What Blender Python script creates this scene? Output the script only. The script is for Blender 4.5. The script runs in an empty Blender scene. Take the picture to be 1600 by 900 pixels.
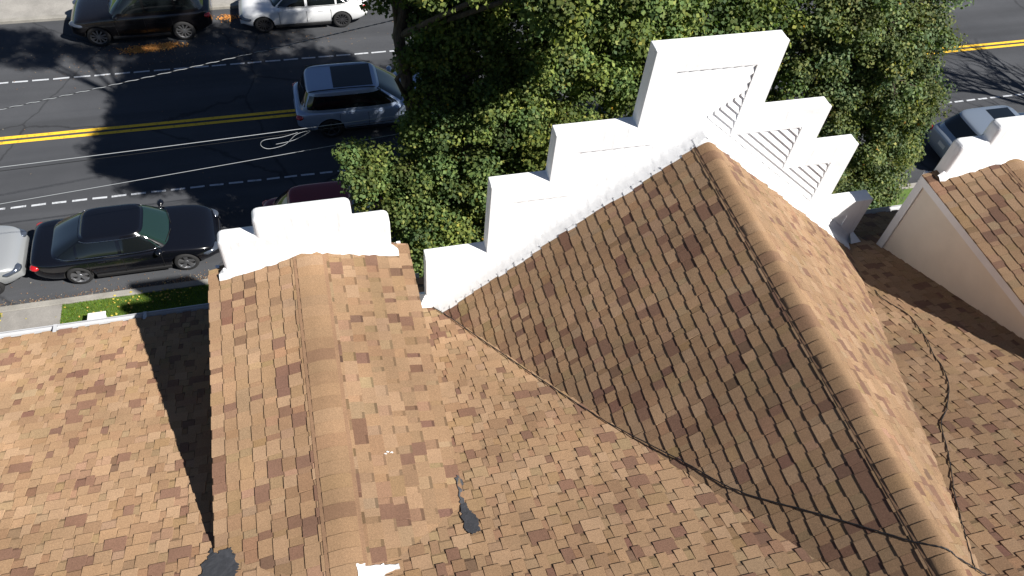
import bpy, bmesh, math, random
import numpy as np
from mathutils import Vector, Matrix, Euler

# ------------------------------------------------------------------ camera, sky, sun, exposure
scene = bpy.context.scene
COL = scene.collection
R = math.radians
CAM_H = 18.2
cam_data = bpy.data.cameras.new('camera')
cam_data.sensor_width = 36.0
cam_data.lens = 1236.8 / 1600 * 36.0
cam_data.clip_end = 2000
cam = bpy.data.objects.new('camera', cam_data)
COL.objects.link(cam)
rotm = Matrix.Rotation(R(-19.528), 3, 'Z') @ Matrix.Rotation(R(38.355), 3, 'X') @ Matrix.Rotation(R(7.0505), 3, 'Z')
cam.matrix_world = Matrix.Translation((0, 0, CAM_H)) @ rotm.to_4x4()
scene.camera = cam

SUN_D = Vector((-.725, .674, -1.0)).normalized()      # direction the light travels
world = bpy.data.worlds.new('World')
scene.world = world
world.use_nodes = True
wn = world.node_tree
bg = wn.nodes['Background']
sky = wn.nodes.new('ShaderNodeTexSky')
sky.sky_type = 'NISHITA'
sky.sun_disc = False
sky.sun_elevation = R(45.3)
sky.sun_rotation = R(132.9)
sky.air_density = 0.62
sky.dust_density = 0.3
sky.altitude = 600
wn.links.new(sky.outputs[0], bg.inputs[0])
bg.inputs[1].default_value = 0.05
sun_data = bpy.data.lights.new('sun', 'SUN')
sun_data.energy = 5.0
sun_data.angle = R(.53)
sun_data.color = (1.0, .96, .90)
sun = bpy.data.objects.new('sun', sun_data)
sun.rotation_euler = SUN_D.to_track_quat('-Z', 'Y').to_euler()
sun.location = (20, -20, 40)
COL.objects.link(sun)
scene.view_settings.view_transform = 'Standard'
scene.view_settings.look = 'None'
scene.view_settings.exposure = 0.72
scene.view_settings.gamma = 1.0
scene.view_settings.use_curve_mapping = False

# ------------------------------------------------------------------ helpers
rng = random.Random(7)
nrng = np.random.default_rng(11)


class MB:
    """collects verts / faces / colours into one mesh"""
    def __init__(s):
        s.v = []; s.f = []; s.c = []; s.m = []

    def add(s, vs, fs, col=None, mi=0):
        o = len(s.v)
        s.v.extend([tuple(p) for p in vs])
        for f in fs:
            s.f.append([i + o for i in f]); s.c.append(col); s.m.append(mi)

    def box(s, c, size, rot=None, col=None, mi=0):
        hx, hy, hz = [q / 2 for q in size]
        P = [Vector((x, y, z)) for z in (-hz, hz) for y in (-hy, hy) for x in (-hx, hx)]
        if rot is not None: P = [rot @ p for p in P]
        c = Vector(c)
        s.add([p + c for p in P], [(0, 2, 3, 1), (4, 5, 7, 6), (0, 1, 5, 4), (2, 6, 7, 3), (0, 4, 6, 2), (1, 3, 7, 5)], col, mi)

    def tube(s, pts, radii, n=8, col=None, cap=True, mi=0):
        pts = [Vector(p) for p in pts]
        if not hasattr(radii, '__len__'): radii = [radii] * len(pts)
        vs = []; up = Vector((.13, .31, .94)).normalized()
        for i, p in enumerate(pts):
            d = (pts[min(i + 1, len(pts) - 1)] - pts[max(i - 1, 0)]).normalized()
            a = d.cross(up)
            if a.length < 1e-3: a = d.cross(Vector((1, 0, 0)))
            a.normalize(); b = d.cross(a)
            for k in range(n):
                t = 2 * math.pi * k / n
                vs.append(p + (a * math.cos(t) + b * math.sin(t)) * radii[i])
        fs = [(i * n + k, i * n + (k + 1) % n, (i + 1) * n + (k + 1) % n, (i + 1) * n + k) for i in range(len(pts) - 1) for k in range(n)]
        if cap:
            fs.append(tuple(range(n - 1, -1, -1))); fs.append(tuple((len(pts) - 1) * n + k for k in range(n)))
        s.add(vs, fs, col, mi)

    def prism(s, poly, y0, y1, col=None, mi=0):
        """poly in (x,z), extruded along Y"""
        n = len(poly)
        vs = [(x, y0, z) for x, z in poly] + [(x, y1, z) for x, z in poly]
        fs = [tuple(range(n)), tuple(range(2 * n - 1, n - 1, -1))]
        fs += [(i, i + n, (i + 1) % n + n, (i + 1) % n) for i in range(n)]
        s.add(vs, fs, col, mi)

    def grid(s, rows, col=None, mi=0, closed=False):
        n = len(rows[0]); vs = [p for r in rows for p in r]
        fs = []
        for i in range(len(rows) - 1):
            for k in range(n if closed else n - 1):
                fs.append((i * n + k, i * n + (k + 1) % n, (i + 1) * n + (k + 1) % n, (i + 1) * n + k))
        s.add(vs, fs, col, mi)

    def mesh(s, name, smooth=False):
        me = bpy.data.meshes.new(name)
        me.from_pydata(s.v, [], s.f)
        if any(c is not None for c in s.c):
            at = me.color_attributes.new('Col', 'FLOAT_COLOR', 'CORNER')
            buf = []
            for f, c in zip(s.f, s.c):
                c = c or (1, 1, 1)
                buf.extend([c[0], c[1], c[2], 1.0] * len(f))
            at.data.foreach_set('color', buf)
        if any(s.m): me.polygons.foreach_set('material_index', s.m)
        if smooth: me.polygons.foreach_set('use_smooth', [True] * len(me.polygons))
        me.update()
        return me

    def build(s, name, mat, parent=None, smooth=False, fix=True):
        me = s.mesh(name, smooth)
        if fix:
            bm = bmesh.new(); bm.from_mesh(me); bmesh.ops.recalc_face_normals(bm, faces=bm.faces); bm.to_mesh(me); bm.free()
        return link(name, me, mat, parent)


def link(name, me, mat, parent=None):
    o = bpy.data.objects.new(name, me)
    COL.objects.link(o)
    if mat is not None:
        for m in (mat if isinstance(mat, (list, tuple)) else [mat]): me.materials.append(m)
    if parent is not None: o.parent = parent
    return o


def empty(name, loc=(0, 0, 0), rz=0.0):
    o = bpy.data.objects.new(name, None); COL.objects.link(o)
    o.location = loc; o.rotation_euler = (0, 0, rz); o.empty_display_size = .2
    return o


def tag(o, label=None, cat=None, group=None, kind=None):
    if label: o['label'] = label
    if cat: o['category'] = cat
    if group: o['group'] = group
    if kind: o['kind'] = kind
    return o


def auto_smooth(o, ang=35):
    me = o.data
    me.polygons.foreach_set('use_smooth', [True] * len(me.polygons))
    try:
        me.set_sharp_from_angle(angle=R(ang))
    except Exception:
        pass


def bevel(o, w, seg=2, ang=30):
    m = o.modifiers.new('bevel', 'BEVEL'); m.width = w; m.segments = seg; m.limit_method = 'ANGLE'; m.angle_limit = R(ang)


# ------------------------------------------------------------------ materials
def new_mat(name):
    m = bpy.data.materials.new(name); m.use_nodes = True
    nt = m.node_tree; b = nt.nodes['Principled BSDF']
    return m, nt, b


def N(nt, typ, **kw):
    n = nt.nodes.new(typ)
    for k, v in kw.items(): setattr(n, k, v)
    return n


def coords(nt, scale=None):
    tc = N(nt, 'ShaderNodeNewGeometry')
    return tc.outputs['Position']


def noise(nt, vec, scale, detail=4, rough=.55):
    n = N(nt, 'ShaderNodeTexNoise'); n.inputs['Scale'].default_value = scale
    n.inputs['Detail'].default_value = detail; n.inputs['Roughness'].default_value = rough
    nt.links.new(vec, n.inputs['Vector'])
    return n


def ramp(nt, fac, stops):
    r = N(nt, 'ShaderNodeValToRGB'); nt.links.new(fac, r.inputs[0])
    while len(r.color_ramp.elements) < len(stops): r.color_ramp.elements.new(.5)
    for e, (p, c) in zip(r.color_ramp.elements, stops):
        e.position = p; e.color = (c[0], c[1], c[2], 1) if hasattr(c, '__len__') else (c, c, c, 1)
    return r


def mixc(nt, a, b, fac, mode='MIX'):
    m = N(nt, 'ShaderNodeMix', data_type='RGBA', blend_type=mode)
    for sock, v in ((m.inputs[0], fac), (m.inputs[6], a), (m.inputs[7], b)):
        if isinstance(v, bpy.types.NodeSocket): nt.links.new(v, sock)
        elif hasattr(v, '__len__'): sock.default_value = (v[0], v[1], v[2], 1)
        else: sock.default_value = v
    return m.outputs[2]


def bump(nt, b, h, strength=.3, dist=.01):
    n = N(nt, 'ShaderNodeBump'); n.inputs['Strength'].default_value = strength; n.inputs['Distance'].default_value = dist
    nt.links.new(h, n.inputs['Height']); nt.links.new(n.outputs[0], b.inputs['Normal'])


def simple(name, col, rough=.5, metal=0.0, coat=0.0, spec=.5, var=0.0, vscale=6.0, bumpd=0.0, bscale=40):
    m, nt, b = new_mat(name)
    b.inputs['Base Color'].default_value = (*col, 1); b.inputs['Roughness'].default_value = rough
    b.inputs['Metallic'].default_value = metal; b.inputs['Coat Weight'].default_value = coat
    b.inputs['Coat Roughness'].default_value = .04
    b.inputs['Specular IOR Level'].default_value = spec
    if var:
        n = noise(nt, coords(nt), vscale)
        r = ramp(nt, n.outputs[0], [(.3, 1 - var), (.7, 1.0)])
        nt.links.new(mixc(nt, col, r.outputs[0], 1.0, 'MULTIPLY'), b.inputs['Base Color'])
    if bumpd:
        n = noise(nt, coords(nt), bscale); bump(nt, b, n.outputs[0], .6, bumpd)
    return m


def mat_shingle():
    m, nt, b = new_mat('shingle')
    at = N(nt, 'ShaderNodeAttribute', attribute_name='Col')
    P = coords(nt)
    g = noise(nt, P, 260, 2, .7)
    gr = ramp(nt, g.outputs[0], [(.28, .62), (.5, 1.0), (.72, 1.42)])
    c = mixc(nt, at.outputs['Color'], gr.outputs[0], 1.0, 'MULTIPLY')
    g2 = noise(nt, P, 70, 2, .6)
    gr2 = ramp(nt, g2.outputs[0], [(.25, .84), (.75, 1.14)])
    c = mixc(nt, c, gr2.outputs[0], 1.0, 'MULTIPLY')
    st = noise(nt, P, .9, 4, .6)
    sr = ramp(nt, st.outputs[0], [(.28, (.82, .80, .78)), (.62, (1.08, 1.06, 1.04))])
    c = mixc(nt, c, sr.outputs[0], 1.0, 'MULTIPLY')
    nt.links.new(c, b.inputs['Base Color'])
    b.inputs['Roughness'].default_value = .93; b.inputs['Specular IOR Level'].default_value = .22
    if 'Diffuse Roughness' in b.inputs: b.inputs['Diffuse Roughness'].default_value = 1.0
    bump(nt, b, g.outputs[0], .55, .004)
    return m


def mat_white(name='white_roof_paint', base=(.78, .785, .79)):
    m, nt, b = new_mat(name)
    P = coords(nt)
    n = noise(nt, P, 2.2, 6, .65)
    r = ramp(nt, n.outputs[0], [(.30, (base[0] * .90, base[1] * .90, base[2] * .90)), (.44, base)])
    n2 = noise(nt, P, 24, 5, .7)
    r2 = ramp(nt, n2.outputs[0], [(.22, .88), (.33, 1.0)])
    nt.links.new(mixc(nt, r.outputs[0], r2.outputs[0], 1.0, 'MULTIPLY'), b.inputs['Base Color'])
    mp = N(nt, 'ShaderNodeMapping'); mp.inputs['Scale'].default_value = (9, 9, .7); nt.links.new(P, mp.inputs[0])
    sn = noise(nt, mp.outputs[0], 1.6, 5, .7); sr_ = ramp(nt, sn.outputs[0], [(.28, .80), (.42, 1.0)])
    cc_ = mixc(nt, mixc(nt, r.outputs[0], r2.outputs[0], 1.0, 'MULTIPLY'), sr_.outputs[0], 1.0, 'MULTIPLY')
    nt.links.new(cc_, b.inputs['Base Color'])
    b.inputs['Roughness'].default_value = .55
    n3 = noise(nt, P, 14, 4, .6)
    bump(nt, b, n3.outputs[0], .35, .012)
    return m


def mat_asphalt():
    m, nt, b = new_mat('asphalt')
    P = coords(nt)
    big = noise(nt, P, .25, 5, .6)
    r = ramp(nt, big.outputs[0], [(.3, (.050, .053, .060)), (.7, (.071, .074, .081))])
    mp = N(nt, 'ShaderNodeMapping'); mp.inputs['Scale'].default_value = (.05, 1.1, 1); nt.links.new(P, mp.inputs[0])
    st = noise(nt, mp.outputs[0], 1.2, 3, .5)
    sr = ramp(nt, st.outputs[0], [(.35, .82), (.65, 1.12)])
    c = mixc(nt, r.outputs[0], sr.outputs[0], 1.0, 'MULTIPLY')
    f = noise(nt, P, 90, 3, .7)
    fr = ramp(nt, f.outputs[0], [(.3, .6), (.55, 1.0), (.75, 1.6)])
    c = mixc(nt, c, fr.outputs[0], 1.0, 'MULTIPLY')
    # sealed cracks
    v = N(nt, 'ShaderNodeTexVoronoi', feature='DISTANCE_TO_EDGE'); v.inputs['Scale'].default_value = .22
    dn = noise(nt, P, 1.5, 4, .6)
    mx = mixc(nt, P, dn.outputs[1], .25)
    nt.links.new(mx, v.inputs['Vector'])
    cr = ramp(nt, v.outputs[0], [(.002, .55), (.006, 1.0)])
    c = mixc(nt, c, cr.outputs[0], 1.0, 'MULTIPLY')
    nt.links.new(c, b.inputs['Base Color'])
    b.inputs['Roughness'].default_value = .88; b.inputs['Specular IOR Level'].default_value = .3
    bump(nt, b, f.outputs[0], .5, .006)
    return m


def mat_concrete(name, base=(.36, .34, .31)):
    m, nt, b = new_mat(name)
    P = coords(nt)
    n = noise(nt, P, 1.3, 6, .65)
    lo = tuple(q * .72 for q in base); hi = tuple(q * 1.12 for q in base)
    r = ramp(nt, n.outputs[0], [(.3, lo), (.7, hi)])
    f = noise(nt, P, 60, 3, .7); fr = ramp(nt, f.outputs[0], [(.3, .8), (.7, 1.15)])
    nt.links.new(mixc(nt, r.outputs[0], fr.outputs[0], 1.0, 'MULTIPLY'), b.inputs['Base Color'])
    b.inputs['Roughness'].default_value = .9
    bump(nt, b, f.outputs[0], .4, .004)
    return m


def mat_marking(name, col):
    m, nt, b = new_mat(name)
    P = coords(nt)
    n = noise(nt, P, 9, 6, .75)
    r = ramp(nt, n.outputs[0], [(.34, tuple(q * .35 + .02 for q in col)), (.47, col)])
    nt.links.new(r.outputs[0], b.inputs['Base Color']); b.inputs['Roughness'].default_value = .8
    return m


def mat_leaf(name, trans=.35):
    m = bpy.data.materials.new(name); m.use_nodes = True
    nt = m.node_tree; nt.nodes.clear()
    out = N(nt, 'ShaderNodeOutputMaterial')
    at = N(nt, 'ShaderNodeAttribute', attribute_name='Col')
    b = N(nt, 'ShaderNodeBsdfPrincipled'); b.inputs['Roughness'].default_value = .6; b.inputs['Specular IOR Level'].default_value = .2
    t = N(nt, 'ShaderNodeBsdfTranslucent')
    nt.links.new(at.outputs['Color'], b.inputs['Base Color'])
    c2 = mixc(nt, at.outputs['Color'], (1.2, 1.25, .45), 1.0, 'MULTIPLY')
    nt.links.new(c2, t.inputs['Color'])
    mx = N(nt, 'ShaderNodeMixShader'); mx.inputs[0].default_value = trans
    nt.links.new(b.outputs[0], mx.inputs[1]); nt.links.new(t.outputs[0], mx.inputs[2]); nt.links.new(mx.outputs[0], out.inputs[0])
    return m


def mat_bark():
    m, nt, b = new_mat('bark')
    P = coords(nt)
    mp = N(nt, 'ShaderNodeMapping'); mp.inputs['Scale'].default_value = (1, 1, .2); nt.links.new(P, mp.inputs[0])
    n = noise(nt, mp.outputs[0], 22, 5, .7)
    r = ramp(nt, n.outputs[0], [(.3, (.045, .034, .026)), (.7, (.17, .13, .10))])
    nt.links.new(r.outputs[0], b.inputs['Base Color']); b.inputs['Roughness'].default_value = .95
    bump(nt, b, n.outputs[0], .9, .03)
    return m


def mat_grass_soil():
    m, nt, b = new_mat('lawn_soil')
    n = noise(nt, coords(nt), 7, 5, .65)
    r = ramp(nt, n.outputs[0], [(.3, (.06, .10, .018)), (.7, (.10, .17, .03))])
    nt.links.new(r.outputs[0], b.inputs['Base Color']); b.inputs['Roughness'].default_value = .95
    return m


M = dict(
    shingle=mat_shingle(), white=mat_white(), asphalt=mat_asphalt(), concrete=mat_concrete('concrete', (.27, .255, .235)),
    kerb=mat_concrete('kerb_concrete', (.30, .285, .255)), pale=mat_concrete('far_pavement', (.31, .295, .27)),
    yellow=mat_marking('yellow_paint', (.86, .52, .03)), line=mat_marking('white_line_paint', (.48, .50, .53)),
    leaf=mat_leaf('leaf'), dryleaf=mat_leaf('dry_leaf', .15), bark=mat_bark(), soil=mat_grass_soil(),
    deck=simple('roof_deck_felt', (.10, .07, .05), .95), tar=simple('roof_tar', (.055, .057, .065), .75, var=.35, vscale=14, bumpd=.01, bscale=25),
    siding=simple('cream_siding', (.74, .66, .56), .6, var=.08, vscale=3), trim=simple('white_trim', (.78, .77, .78), .5, var=.06),
    brick=simple('brick_wall', (.32, .15, .10), .9, var=.3, vscale=9), gutter=simple('gutter_metal', (.50, .51, .53), .4, .0, var=.12, vscale=5),
    cable=simple('black_cable', (.012, .012, .014), .6), wire=simple('pale_wire', (.34, .36, .38), .5), pole=simple('pole_wood', (.13, .09, .06), .9, var=.4, vscale=9),
    tyre=simple('tyre', (.018, .018, .019), .85), rubber=simple('black_trim', (.012, .012, .013), .55),
    glass=simple('dark_glass', (.006, .008, .009), .04, 0, .6), wind=simple('windscreen', (.012, .028, .025), .05, 0, .6),
    chrome=simple('chrome', (.62, .63, .65), .18, 1.0), alloy=simple('alloy', (.50, .51, .53), .3, .9), alloyd=simple('dark_alloy', (.14, .14, .15), .35, .8),
    lamp=simple('headlamp_glass', (.10, .12, .16), .06, .5, 1.0), tail=simple('tail_lamp', (.42, .012, .016), .15, 0, 1.0),
    plate=simple('plate', (.6, .6, .62), .5), well=simple('wheel_well', (.008, .008, .009), .95),
    box=simple('white_plastic', (.74, .74, .72), .5, var=.06),
)


def paint(name, col, metal=.3, rough=.32):
    return simple(name, col, rough, metal, .7)


# ------------------------------------------------------------------ the ground and the street
def sheet(name, x0, x1, y0, y1, z, mat, parent=None, kind='structure', nx=1, ny=1):
    mb = MB()
    rows = [[(x0 + (x1 - x0) * i / nx, y0 + (y1 - y0) * j / ny, z) for i in range(nx + 1)] for j in range(ny + 1)]
    mb.grid(rows)
    o = mb.build(name, mat, parent, fix=False)
    if parent is None: tag(o, kind=kind)
    return o


def slab(name, x0, x1, y0, y1, z0, z1, mat, parent=None, bv=.0):
    mb = MB(); mb.box(((x0 + x1) / 2, (y0 + y1) / 2, (z0 + z1) / 2), (x1 - x0, y1 - y0, z1 - z0))
    o = mb.build(name, mat, parent)
    if bv: bevel(o, bv)
    return o


Y_K, Y_D2, Y_Y, Y_D1, Y_FK = 15.42, 19.28, 22.39, 25.40, 28.92
tag(sheet('ground', -400, 400, -400, 400, -.03, M['soil']), 'grassy ground', kind='structure')
road = tag(sheet('road', -400, 400, Y_K, Y_FK, 0, M['asphalt']), 'dark asphalt street with a double yellow centre line', kind='structure')
# near kerb, lawn strip, driveway apron, pavement
nk = tag(slab('kerb', -60, 60, Y_K - .20, Y_K, -.05, .11, M['kerb'], bv=.02), kind='structure')
tag(slab('driveway', -8.95, -7.45, 12.2, Y_K - .205, -.05, .095, M['concrete'], bv=.008), kind='structure')
tag(slab('pavement', -60, 60, 10.6, 12.195, -.05, .09, M['concrete'], bv=.008), kind='structure')
tag(slab('lawn', -7.445, 60, 12.2, Y_K - .205, -.05, .07, M['soil']), kind='structure')
tag(slab('lawn', -60, -8.955, 12.2, Y_K - .205, -.05, .07, M['soil']), kind='structure')
tag(slab('front_yard', -60, 60, 7.0, 10.595, -.05, .06, M['soil']), kind='structure')
tag(slab('far_kerb', -60, 60, Y_FK, Y_FK + .2, -.05, .12, M['kerb'], bv=.02), kind='structure')
tag(slab('far_pavement', -60, 60, Y_FK + .205, Y_FK + 3.2, -.05, .11, M['pale'], bv=.01), kind='structure')

# markings: children of the road
for dy in (-.115, .115):
    mb = MB()
    xs = np.linspace(-40, 60, 60)
    mb.grid([[(x, Y_Y + dy - .065 + rng.uniform(-.004, .004), .004) for x in xs], [(x, Y_Y + dy + .065 + rng.uniform(-.004, .004), .004) for x in xs]])
    mb.build('yellow_line', M['yellow'], road, fix=False)
dash_me = None
for yy, ln, gap, x0, x1, wd in ((Y_D2, .42, .15, -11.5, 29, .075), (Y_D1, .52, .13, -12.5, 9, .075)):
    x = x0
    while x < x1:
        l = ln * rng.uniform(.93, 1.05)
        mb = MB(); a = rng.uniform(-.008, .008)
        mb.add([(x, yy - wd / 2 + a, .004), (x + l, yy - wd / 2 - a, .004), (x + l, yy + wd / 2 - a, .004), (x, yy + wd / 2 + a, .004)], [(0, 1, 2, 3)])
        mb.build('lane_dash', M['line'], road, fix=False)
        x += l + gap * rng.uniform(.8, 1.2)

# ------------------------------------------------------------------ the house
YN = 6.68                       # near face of the big stepped gable wall
def main_z(y): return 12.041 - .43 * y
EAVE_Y = 7.37
GX, GZ, GK = 4.522, 11.988, .838          # big gable: ridge x, ridge z, slope
DX, DE, DK, DH = -.319, 10.745, .27, 1.161   # dormer: ridge x, eave z, slope, half width
DR = DE + DK * DH
D_OFF = [(0, 0, 0), (9.66, -.09, .107)]
def gable_z(x): return GZ - GK * abs(x - GX)
def dormer_z(x, i):
    o = D_OFF[i]; return DR + o[2] - DK * abs(x - DX - o[0])

house = empty('house', (4, 0, 0))
tag(house, 'large house with tan shingle roof, white stepped gable wall and two small dormers', 'house')
HP = Vector((4, 0, 0))


def hb(mb, name, mat, parent=None, smooth=False, fix=True):
    """build a part of the house; geometry is in world space"""
    p = parent or house
    o = mb.build(name, mat, p, smooth, fix)
    if p is house: o.location = -HP
    return o


# walls
mb = MB(); mb.box((3, -1.0, 4.25), (21.6, 15.6, 8.5))
hb(mb, 'wall', M['brick'])
# roof decks
BACK_Y = -9.2; RIDGE_Y = -.75; RZ = main_z(RIDGE_Y)
mb = MB(); X0, X1 = -8.0, 14.0
prof = [(EAVE_Y, main_z(EAVE_Y)), (RIDGE_Y, RZ), (BACK_Y, RZ - .43 * (RIDGE_Y - BACK_Y))]
mb.add([(x, y, z - d) for x in (X0, X1) for d in (.012, .16) for y, z in prof],
       [(0, 1, 7, 6), (1, 2, 8, 7), (3, 4, 1, 0), (4, 5, 2, 1), (6, 7, 10, 9), (7, 8, 11, 10), (3, 9, 10, 4), (4, 10, 11, 5), (0, 6, 9, 3), (2, 5, 11, 8)])
main_roof = hb(mb, 'main_roof', M['deck'])
mb = MB()
yb = .05
gl = GX - 3.45; gr_ = GX + 3.45
mb.add([(x, y, gable_z(x) - .012) for y in (YN, yb) for x in (gl, GX - .085, GX + .085, gr_)], [(0, 1, 5, 4), (1, 2, 6, 5), (2, 3, 7, 6)])
gable_roof = hb(mb, 'gable_roof', M['deck'])
dormer_roof = []
DF = 6.48
for i, o in enumerate(D_OFF):
    mb = MB(); xs = [DX - DH + .01, DX, DX + DH - .01]
    v = [(x + o[0], y + o[1], dormer_z(x + o[0], i) - d) for d in (.012, .14) for y in (DF - .01, 1.2) for x in xs]
    mb.add(v, [(0, 1, 4, 3), (1, 2, 5, 4), (6, 7, 10, 9), (7, 8, 11, 10), (0, 6, 7, 1), (1, 7, 8, 2), (0, 3, 9, 6), (2, 8, 11, 5)])
    dormer_roof.append(hb(mb, 'dormer_roof', M['trim']))

# ---- shingles
PAL = [((.284, .185, .110), .52), ((.312, .208, .129), .20), ((.250, .157, .094), .13), ((.182, .105, .072), .12), ((.272, .179, .099), .03)]
CAMV = np.array(rotm)


def proj(p):
    q = CAMV.T @ (np.array(p) - np.array([0, 0, CAM_H]))
    return 800 - q[0] / q[2] * 1236.8, 450 + q[1] / q[2] * 1236.8


def pick_col():
    r = rng.random(); a = 0
    for c, w in PAL:
        a += w
        if r < a: break
    k = rng.uniform(.93, 1.08); h = rng.uniform(.985, 1.015)
    return (c[0] * k * h, c[1] * k, c[2] * k / h)


bands = []
pieces = []      # (roof, verts, col, px_area, painted)


def lay(roof, org, U, V, length, width, ok, white=None, cutu=None, ht=.0112, hslot=.0074, nd=.030):
    """org: lower corner; U along the courses, V up the slope (unit); width measured along V"""
    U, V = Vector(U).normalized(), Vector(V).normalized(); Nn = U.cross(V).normalized()
    if Nn.z < 0: Nn = -Nn
    org = Vector(org); E = .143
    k = 0; v = 0.0
    while v < width:
        u = -rng.uniform(0, .3); tooth = rng.random() < .5
        last = None
        wob = rng.uniform(-.003, .003)
        cut_k = (cutu or 0) + rng.uniform(-.025, .02)
        while u < length:
            if tooth: w = rng.choice((.09, .11, .13, .15, .17, .20)) * rng.uniform(.9, 1.1)
            else: w = rng.choice((.06, .075, .09, .11, .13)) * rng.uniform(.9, 1.1)
            if cutu is not None and u + .02 < cut_k < u + w: w = cut_k - u
            a, b = max(u, 0), min(u + w, length)
            if b - a > .02:
                c = org + U * ((a + b) / 2) + V * (v + E / 2)
                if ok(c):
                    h = (ht if tooth else hslot) * rng.uniform(.9, 1.1)
                    v0 = v + wob + (0 if tooth else nd * rng.uniform(.85, 1.15)); v1 = min(v + E + .022, width + .01)
                    g = .0012
                    sk = rng.uniform(-.006, .006)
                    P = []
                    for (uu, s_) in ((a + g, 0), (b - g, 0)):
                        P.append(org + U * (uu + sk) + V * (v0 + rng.uniform(-.002, .002)) + Nn * h)
                    for uu in (b - g, a + g):
                        P.append(org + U * uu + V * v1 + Nn * (h * .12))
                    for uu in (a + g, b - g):
                        P.append(org + U * (uu + sk) + V * v0 - Nn * .006)
                    for uu in (b - g, a + g):
                        P.append(org + U * uu + V * v1 - Nn * .008)
                    col = pick_col()
                    if not tooth: col = tuple(q * rng.uniform(.90, 1.0) for q in col)
                    if last is not None and w >= .06 and rng.random() < .08: col = last
                    if w >= .06: last = col
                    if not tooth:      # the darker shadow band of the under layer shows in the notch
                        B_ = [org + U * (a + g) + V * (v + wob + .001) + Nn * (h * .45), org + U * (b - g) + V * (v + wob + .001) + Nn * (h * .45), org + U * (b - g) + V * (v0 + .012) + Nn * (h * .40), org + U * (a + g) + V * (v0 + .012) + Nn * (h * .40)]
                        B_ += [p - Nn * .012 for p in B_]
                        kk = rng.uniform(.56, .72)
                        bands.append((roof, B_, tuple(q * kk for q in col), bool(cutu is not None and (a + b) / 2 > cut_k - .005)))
                    pieces.append((roof, P, col, c, bool(cutu is not None and (a + b) / 2 > cut_k - .005)))
            u += w; tooth = not tooth
        v += E; k += 1


SFACES = [(0, 1, 2, 3), (0, 4, 5, 1), (1, 5, 6, 2), (3, 7, 4, 0), (2, 6, 7, 3), (7, 6, 5, 4)]


def hidden_main(c):
    if c.y < YN + .1 and gable_z(c.x) > c.z + .13: return False
    if YN < c.y < YN + .9 and gl + .1 < c.x < gr_ - .1: return False
    for i, o in enumerate(D_OFF):
        if abs(c.x - DX - o[0]) < DH - .22 and c.y < 6.3 and dormer_z(c.x, i) > c.z + .09: return False
    return True


th = math.atan(.43)
lay(main_roof, (X0, EAVE_Y + .02, main_z(EAVE_Y + .02)), (1, 0, 0), (0, -math.cos(th), math.sin(th)), X1 - X0, (EAVE_Y - RIDGE_Y) / math.cos(th), hidden_main, ht=.0150, hslot=.0055)
tg = math.atan(GK)
ok_g = lambda c: c.z > main_z(c.y) - .12
jag = {}
def white_g(c):
    k = round(c.z * 7.7)
    if k not in jag: jag[k] = rng.uniform(-.02, .05)
    return c.y > 6.40 + jag[k]
lay_w = (3.45 - .09) / math.cos(tg)
lay(gable_roof, (GX - 3.45, yb, GZ - GK * 3.45), (0, 1, 0), (math.cos(tg), 0, math.sin(tg)), YN - yb, lay_w, ok_g, None, 6.40 - yb, nd=.007, hslot=.0082)
lay(gable_roof, (GX + 3.45, yb, GZ - GK * 3.45), (0, 1, 0), (-math.cos(tg), 0, math.sin(tg)), YN - yb, lay_w, ok_g, None, 6.40 - yb)
td = math.atan(DK)
for i, o in enumerate(D_OFF):
    okd = lambda c: c.z > main_z(c.y) - .08
    for s in (-1, 1):
        lay(dormer_roof[i], (DX + o[0] + s * (DH + .02), 1.3, DE + o[2] - DK * .02), (0, 1, 0), (-s * math.cos(td), 0, math.sin(td)), DF + o[1] - 1.3, (DH + .02 - .09) / math.cos(td), okd, ht=.0140, hslot=.0095, nd=.010 if s < 0 else .030)

# the pieces that show largest become parts of their own
def area_px(P):
    q = [proj(p) for p in P[:4]]
    if any(not (0 <= x < 1600 and 0 <= y < 900) for x, y in q): return 0
    return abs(sum(q[i][0] * q[(i + 1) % 4][1] - q[(i + 1) % 4][0] * q[i][1] for i in range(4))) / 2


areas = [area_px(p[1]) for p in pieces]
order = sorted(range(len(pieces)), key=lambda i: -areas[i])
single = set(order[:300])
rest = {}
sv = [Vector((0, 0, 0))]
for i, (roof, P, col, c, wh) in enumerate(pieces):
    if i in single:
        mb = MB(); mb.add(P, SFACES, (.8, .8, .78) if wh else col)
        mb.build('shingle', M['white'] if wh else M['shingle'], roof)
    else:
        key = roof.name
        r_ = rest.setdefault(key, (roof, MB()))[1]
        r_.add(P, SFACES[:5], col, 1 if wh else 0)
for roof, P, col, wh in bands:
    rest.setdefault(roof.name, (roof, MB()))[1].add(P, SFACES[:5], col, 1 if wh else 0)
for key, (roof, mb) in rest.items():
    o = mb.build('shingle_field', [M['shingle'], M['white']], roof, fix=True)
    tag(o, kind='stuff')


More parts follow.
